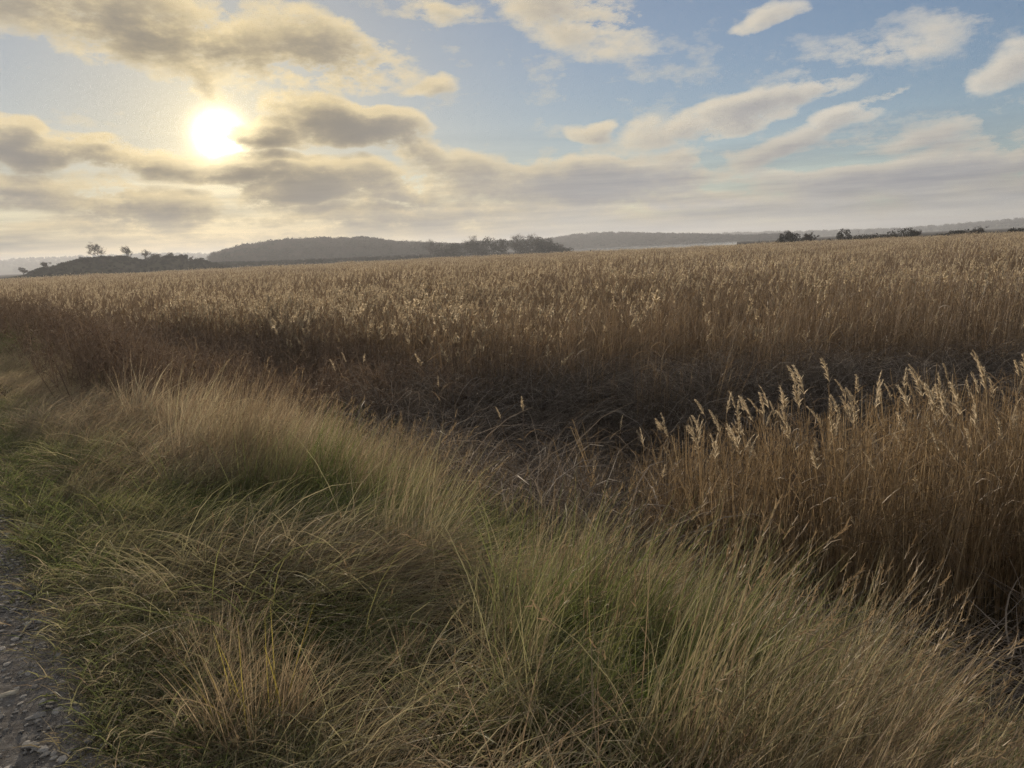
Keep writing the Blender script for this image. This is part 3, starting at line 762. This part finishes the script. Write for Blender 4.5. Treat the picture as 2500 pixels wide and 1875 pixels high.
mats_flat = [tangle(400 + q, 46, .45, (.35, 1.0), (1.15, 1.6), (-.2, .5), .009, M_litter, .16) for q in range(8)]
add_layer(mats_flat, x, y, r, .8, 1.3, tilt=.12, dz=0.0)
k = r.random(len(x)) < .42 * (.3 + 1.4 * vnoise(x, y, 1.4, 83)); k &= ~((x > 1.0) & (y < 7)); xx, yy = x[k], y[k]
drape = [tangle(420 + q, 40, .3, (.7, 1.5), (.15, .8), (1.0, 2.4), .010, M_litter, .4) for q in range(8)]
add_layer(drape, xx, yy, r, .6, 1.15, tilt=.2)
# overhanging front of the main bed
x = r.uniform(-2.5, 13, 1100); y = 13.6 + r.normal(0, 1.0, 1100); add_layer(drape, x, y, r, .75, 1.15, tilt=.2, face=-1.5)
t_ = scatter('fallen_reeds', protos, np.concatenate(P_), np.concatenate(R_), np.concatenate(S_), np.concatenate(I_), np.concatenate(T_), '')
tag(t_, 'grey-brown thatch of fallen reeds lining the dark hollow', 'fallen reeds', kind='stuff')

# ------------------------------------------------------------------ grass on the bank
def tuft(seed, n, rad, Lr, th, kap, w, heads=0, azs=.7, mat=None, fan_=.0, segs=5):
    rb = Rib(seed); r = rb.r; hd = Rib(seed + 1)
    a = r.uniform(0, 6.28, n); q = np.sqrt(r.uniform(0, 1, n)) * rad
    base = np.stack([q * np.cos(a), q * np.sin(a), np.full(n, -.02)], -1)
    L = r.uniform(*Lr, n); az = r.normal(0, azs, n)
    P = rb.blades(base, L, az, np.clip(r.normal(th, .12 + fan_, n), 0, 2), r.normal(kap, .2, n), w * r.uniform(.5, 1.9, n), r.random(n), segs, .12, azk=r.normal(0, .25, (n, 1)))
    m = max(3, n // 9); a = r.uniform(0, 6.28, m); q = rad * r.uniform(0, 1.1, m)
    rb.blades(np.stack([q * np.cos(a), q * np.sin(a), np.full(m, .0)], -1), r.uniform(.6, 1.0, m) * Lr[1], r.normal(0, azs + .5, m), r.uniform(.1, 1.0, m), r.uniform(.8, 2.4, m), w * 1.25, r.uniform(.6, 1.0, m), segs, .2)
    for k in range(heads):
        T = P[k, -1]; d = P[k, -1] - P[k, -3]; d /= np.linalg.norm(d); m = 9
        b = T[None] - d[None] * np.linspace(.0, .11, m)[:, None]
        thd = math.acos(max(-1, min(1, d[2]))); azd = math.atan2(d[1], d[0])
        hd.blades(b, .030, azd + r.normal(0, .3, m), thd + r.normal(0, .3, m), .1, .0045, r.uniform(.6, 1, m), 1, .4)
    return merge_obj('tuft', [rb, hd], [mat or M_grass, M_reedleaf])
K_tall = [tuft(600 + q, 34, .10, (.50, 1.08), .30, .42, .0033, heads=6, azs=.8) for q in range(8)]
K_tallfar = [tuft(610 + q, 20, .14, (.45, 1.0), .30, .42, .0072, heads=5, azs=.8) for q in range(6)]
K_midfar = [tuft(630 + q, 22, .16, (.22, .56), .55, .8, .0078, heads=1, azs=1.1) for q in range(6)]
K_mid = [tuft(620 + q, 36, .12, (.25, .60), .55, .8, .0034, heads=1, azs=1.1) for q in range(8)]
K_green = [tuft(640 + q, 38, .13, (.14, .38), .5, .9, .0045, azs=2.0) for q in range(6)]
K_flat = [tuft(660 + q, 40, .24, (.35, .85), 1.25, .30, .0037, azs=1.0) for q in range(8)]
K_wild = [tuft(680 + q, 40, .16, (.25, .62), .75, 1.0, .0036, azs=3.1) for q in range(6)]
K_short = [tuft(700 + q, 44, .12, (.04, .13), .6, 1.0, .0032, azs=3.1, segs=3) for q in range(6)]
protos, P_, R_, S_, I_, T_ = [], [], [], [], [], []
def zone(x, y, pts):
    o = np.zeros_like(x)
    for cx, cy_, rx in pts: o = np.maximum(o, np.exp(-((x - cx) ** 2 + (y - cy_) ** 2) / (rx * rx)))
    return o
r = np.random.default_rng(90)
def grass_layer(dens, l0, l1, s0, s1, seed):
    r = np.random.default_rng(seed); n = int(dens * (l1 - l0) * (s1 - s0))
    l = r.uniform(l0, l1, n); s = r.uniform(s0, s1, n)
    sc = s - np.clip(l - 22, 0, 400) * .30
    x = -1.5 + .8 * sc - .6 * l; y = 2.27 + .6 * sc + .8 * l
    k = (y > .5) & (np.hypot(x, y) > 1.3)
    return x[k], y[k], s[k], l[k], r
GREENZ = [(-1.3, 5.6, .8), (-.45, 6.0, .9), (-2.0, 5.2, .7), (.3, 3.6, .7), (.9, 3.3, .6), (-4.1, 6.0, .6), (-1.0, 3.3, .35), (-13, 19, 3), (.5, 2.9, .6), (2.2, 3.3, .8)]
FLATZ = [(-1.3, 3.7, .9), (-.6, 5.3, .7), (-.3, 3.9, .45), (-1.66, 4.43, .8), (-.79, 3.72, .75), (-.98, 2.95, .7), (-1.0, 4.9, .8), (-.5, 3.1, .45), (-2.3, 4.3, .5), (-.9, 2.4, .5), (-.35, 4.6, .5)]
for (d, l0, l1, seed) in ((62, -4.5, 6.5, 91), (42, 6.5, 16, 92), (18, 16, 45, 93)):
    x, y, s, l, r = grass_layer(d, l0, l1, .06, 5.4, seed)
    fl = zone(x, y, FLATZ); gr = zone(x, y, GREENZ)
    v = vnoise(x, y, .9, 95); v2 = vnoise(x, y, .45, 96)
    tone = np.clip(.02 + .14 * fl + .95 * gr + (v2 - .5) * .5 + .25 * sstep(s, 1.2, .2), 0, 1)
    u = r.random(len(x))
    edge = s < .40
    p_flat = fl * .85; p_tall = np.clip(sstep(s, 1.15, 2.0) * 1.1 * (1 - fl), 0, 1) * (.25 + .75 * sstep(vnoise(x, y, .55, 101), .25, .6)) * .8 * (1 - .9 * sstep(l, 5.5, 8.5)) * (1 - .55 * sstep(s, 3.3, 4.3) * sstep(l, 4.5, 3.0))
    kind = np.where(u < p_flat, 0, np.where(u < p_flat + p_tall, 1, np.where(u < p_flat + p_tall + .22, 2, np.where(v > .52, 3, 4))))
    kind = np.where((kind >= 2) & (r.random(len(x)) < .15 + .6 * gr), 5, kind)
    kind = np.where(edge, 6, kind)
    kind = np.where(edge & (s > .12) & (r.random(len(x)) < .4), 5, kind)
    kind = np.where((s < -.15) & (r.random(len(x)) < .6), -1, kind)
    kind = np.where((s > 4.9 - .6 * sstep(l, 5, 3)) & (r.random(len(x)) < .75), -1, kind)
    wide = 1.0 if l0 < 6.5 else (1.08 if l0 < 16 else 1.5)
    for kk, kinds_, smin, smax, rot, tl in ((0, K_flat, .8, 1.1, .9, .06), (1, K_tall, .78, 1.08, .35, .06), (2, K_mid, .85, 1.15, .6, .08), (3, K_wild, .8, 1.2, 3.14, .12), (4, K_mid, .7, 1.1, 1.2, .1), (5, K_green, .8, 1.25, 2.5, .08), (6, K_short, .8, 1.4, 3.14, .05)):
        q = kind == kk
        if l0 >= 6.5: kinds_ = {1: K_tallfar, 2: K_midfar, 4: K_midfar}.get(kk, kinds_)
        if kinds_[0] in protos: i0 = protos.index(kinds_[0])
        else: i0 = len(protos); protos.extend(kinds_)
        xx, yy = x[q], y[q]; m = len(xx)
        wind = (vnoise(xx, yy, 1.6, 97) - .5) * 1.6 + (vnoise(xx, yy, .5, 98) - .5) * .7 - .15
        P_.append(np.stack([xx, yy, gz(xx, yy)], -1))
        R_.append(np.stack([r.normal(0, tl, m), r.normal(0, tl, m), wind + r.uniform(-rot, rot, m)], -1))
        hgt = (.72 + .5 * vnoise(xx, yy, .8, 99)) * wide * (1 - .28 * sstep(l[q], 6, 10)) * (.62 + .38 * sstep(s[q], .3, 1.1)) * (1 - .30 * sstep(s[q], 2.2, 3.8) * sstep(l[q], 6.5, 3.5))
        S_.append(r.uniform(smin, smax, m) * hgt); I_.append(i0 + r.integers(0, len(kinds_), m))
        T_.append(tone[q] if kk != 5 else np.clip(tone[q] + .45, 0, 1))
m = 2600; l = r.uniform(-2.5, 9, m); s = r.uniform(.08, .75, m); x = -1.5 + .8 * s - .6 * l; y = 2.27 + .6 * s + .8 * l
k = np.hypot(x, y) > 1.3; x, y = x[k], y[k]; m = len(x)
P_.append(np.stack([x, y, gz(x, y)], -1)); R_.append(np.stack([r.normal(0, .06, m), r.normal(0, .06, m), r.uniform(-3.14, 3.14, m)], -1))
S_.append(r.uniform(.7, 1.5, m)); I_.append(protos.index(K_short[0]) + r.integers(0, len(K_short), m)); T_.append(np.clip(r.normal(.45, .3, m), 0, 1))
gr_ = scatter('bank_grass', protos, np.concatenate(P_), np.concatenate(R_), np.concatenate(S_), np.concatenate(I_), np.concatenate(T_), '')
tag(gr_, 'long wind-combed straw and green grass covering the bank', 'grass', kind='stuff')

# dark withered weeds at the foot of the bank on the left
def weed(seed, H):
    r = np.random.default_rng(seed); rb = Rib(seed)
    m = 5; base = r.normal(size=(m, 3)) * [.14, .14, 0]
    P = rb.blades(base, r.uniform(.7, 1.0, m) * H, r.uniform(0, 6.28, m), r.uniform(.02, .25, m), .1, .011, r.random(m), 6, .4)
    n = 46; k = r.integers(0, m, n); f = r.integers(2, 7, n)
    Q = rb.blades(P[k, f], r.uniform(.12, .4, n), r.uniform(0, 6.28, n), r.uniform(.3, 1.1, n), r.normal(-.1, .3, n), .006, r.random(n), 3, .4)
    k = r.integers(0, n, 150); f = r.integers(1, 4, 150)
    rb.blades(Q[k, f], r.uniform(.02, .09, 150), r.uniform(0, 6.28, 150), r.uniform(.2, 1.8, 150), .5, .010, r.random(150), 1, .4)
    return merge_obj('weed', [rb], [M_weed])
wk = [weed(800 + q, 1.15) for q in range(6)]
protos, P_, R_, S_, I_, T_ = [], [], [], [], [], []
r = np.random.default_rng(85); n = 6400
l = r.uniform(8, 48, n); s = r.uniform(1.0, 8.6, n); sc = s - np.clip(l - 22, 0, 400) * .3
x = -1.5 + .8 * sc - .6 * l; y = 2.27 + .6 * sc + .8 * l
k = (r.random(n) < .05 + .9 * vnoise(x, y, 1.8, 86) * sstep(s, 0.4, 3.2)) & (x < 1.5); x, y = x[k], y[k]
add_layer(wk, x, y, r, .65, 1.15, tilt=.1)
x = r.uniform(-6, 0, 160); y = r.uniform(11.5, 15, 160); add_layer(wk, x, y, r, .5, .8, tilt=.12)
w_ = scatter('withered_weeds', protos, np.concatenate(P_), np.concatenate(R_), np.concatenate(S_), np.concatenate(I_), np.concatenate(T_), '')
tag(w_, 'dark reddish withered weeds between the bank and the reeds on the left', 'weeds', kind='stuff')

# ------------------------------------------------------------------ stones and small things
def pebble(seed, link=False):
    r = np.random.default_rng(seed); bm = bmesh.new()
    bmesh.ops.create_icosphere(bm, subdivisions=1, radius=.5)
    off = r.uniform(0, 50)
    for v in bm.verts:
        c = v.co
        f = 1 + .8 * (float(vnoise(c.x * 2 + off, c.y * 2 + c.z * 1.3, 1.0, seed)) - .5)
        v.co = Vector((c.x * f * 1.15, c.y * f * .8, max(-.5, min(.38, c.z * f)) * .48))
    me = bpy.data.meshes.new('stone'); bm.to_mesh(me); bm.free(); me.materials.append(M_stone)
    return me
PM = [pebble(900 + k) for k in range(7)]
protos = [bpy.data.objects.new('stone', m) for m in PM]
r = np.random.default_rng(92); n = 16000
l = r.uniform(-3, 9, n); s = .08 - r.uniform(0, 1.9, n) ** 1.0; s = np.where(r.random(n) < .06, r.uniform(-.1, .16, n), s)
x = -1.5 + .8 * s - .6 * l; y = 2.27 + .6 * s + .8 * l
rot = np.stack([r.normal(0, .15, n), r.normal(0, .15, n), r.uniform(0, 6.28, n)], -1)
g = scatter('gravel', protos, np.stack([x, y, gz(x, y) + .017], -1), rot, np.clip(r.lognormal(-4.15, .5, n), .007, .04), r.integers(0, 7, n), r.random(n), '')
tag(g, 'loose grey gravel bedded in the path', 'gravel', kind='stuff')
for k in range(34):
    l = r.uniform(-.9, 1.5); s = -r.uniform(.05, .62); x = -1.5 + .8 * s - .6 * l; y = 2.27 + .6 * s + .8 * l
    o = bpy.data.objects.new('stone', PM[k % 7]); COL.objects.link(o)
    q = r.uniform(.032, .058); o.location = (x, y, float(gz(x, y)) + .018); o.scale = (q * 1.2, q, q)
    o.rotation_euler = (r.normal(0, .12), r.normal(0, .12), r.uniform(0, 6.28))
    tag(o, '%s flat grey stone %s, %s' % ('large' if q > .047 else 'small', 'close to the grass edge' if s > -.2 else 'a little out from the grass' if s > -.4 else 'out in the open gravel', 'near the bottom of the path' if l < .1 else 'below half way up the path' if l < .5 else 'half way up the path' if l < .9 else 'far up the path'), 'stone', 'larger stones on the path')
def small(name, px, py, sc, mat, lab, cat, seed):
    me = pebble(seed); me.materials.clear(); me.materials.append(mat)
    o = bpy.data.objects.new(name, me); COL.objects.link(o); o.location = (px, py, float(gz(px, py)) + .022); o.scale = sc; o.rotation_euler = (.1, -.1, .4)
    return tag(o, lab, cat)
small('litter_scrap', -2.02, 2.62, (.05, .034, .05), M_teal, 'small dark teal scrap lying on the path beside a pale stone', 'litter', 950)
small('pale_stone', -1.98, 2.70, (.07, .035, .04), solid('pale_stone', lambda N, p: (ramp(N, N.noise(p, 40, 4, .6), [(.3, (.35, .31, .24)), (.7, (.5, .46, .38))]), None)), 'flattest and palest cream stone on the path, above the teal scrap', 'stone', 951)

# separate tussocks
def tussock(x, y, parts, label, rz=0.0):
    e = empty('tussock', (x, y, float(gz(x, y)) - .02), rz)
    for nm, rb, m in parts: rb.obj(nm, m, e)
    return tag(e, label, 'tussock')
def tus(seed, n, rad, Lr, th, kap, w, azs):
    rb = Rib(seed); r = rb.r; a = r.uniform(0, 6.28, n); q = np.sqrt(r.uniform(0, 1, n)) * rad
    base = np.stack([q * np.cos(a), q * np.sin(a), np.zeros(n)], -1)
    az = np.where(r.random(n) < .5, a, r.normal(0, azs, n))
    rb.blades(base, r.uniform(*Lr, n), az, np.abs(r.normal(th, .2, n)), r.normal(kap, .25, n), w * r.uniform(.6, 1.4, n), r.random(n), 6, .1)
    return rb
M_orange = plant_mat('tawny_blades', [(0, (.20, .14, .085)), (.5, (.38, .29, .18)), (1, (.54, .44, .29))], .45, .04)
M_yellow = plant_mat('yellow_blades', [(0, (.28, .22, .04)), (1, (.5, .42, .10))], .5, .04)
M_fresh = plant_mat('fresh_green_blades', [(0, (.06, .11, .02)), (1, (.16, .22, .05))], .45, .04)
tussock(-.98, 2.50, [('brown_blades', tus(970, 380, .19, (.16, .44), .30, .45, .0026, 1.0), M_orange), ('yellow_blades', tus(971, 16, .14, (.28, .46), .3, .2, .006, 1.5), M_yellow)], 'tawny tussock with a few yellow blades near the bottom left, beside the path')
tussock(-1.3, 3.0, [('brown_blades', tus(972, 260, .16, (.14, .34), .35, .5, .0026, 1.0), M_orange)], 'small brown tussock further up the path edge, behind the tawny one')
tussock(-.52, 3.05, [('brown_blades', tus(973, 90, .05, (.12, .26), .2, .4, .003, .8), M_orange), ('green_blades', tus(974, 70, .12, (.14, .3), .5, .8, .005, 2.0), M_fresh)], 'little tuft with dark orange base and bright green blades in the flattened grass')
tussock(1.55, 2.75, [('green_blades', tus(975, 26, .03, (.32, .5), .2, .2, .007, .3), M_fresh)], 'bright green blade cluster standing in straw at the bottom right')
tussock(.45, 2.85, [('green_blades', tus(976, 16, .03, (.2, .34), .25, .2, .007, .3), M_fresh)], 'small bright green shoot among tall straw at the bottom centre')

# ------------------------------------------------------------------ haze
hm = bpy.data.materials.new('haze_air'); hm.use_nodes = True; t = hm.node_tree; t.nodes.clear(); N = NG(t)
pv = N.node('ShaderNodeVolumePrincipled'); pv.inputs['Density'].default_value = .00030
pv.inputs['Color'].default_value = (.68, .72, .80, 1); pv.inputs['Anisotropy'].default_value = .35
ho = N.node('ShaderNodeOutputMaterial'); t.links.new(pv.outputs[0], ho.inputs['Volume'])
bm = bmesh.new(); bmesh.ops.create_cube(bm, size=1)
me = bpy.data.meshes.new('haze'); bm.to_mesh(me); bm.free(); me.materials.append(hm)
hz = bpy.data.objects.new('haze', me); COL.objects.link(hz)
hz.location = (0, 0, 24.5); hz.scale = (7600, 7600, 55)
tag(hz, 'thin winter haze hanging over the marsh', 'haze', kind='stuff')
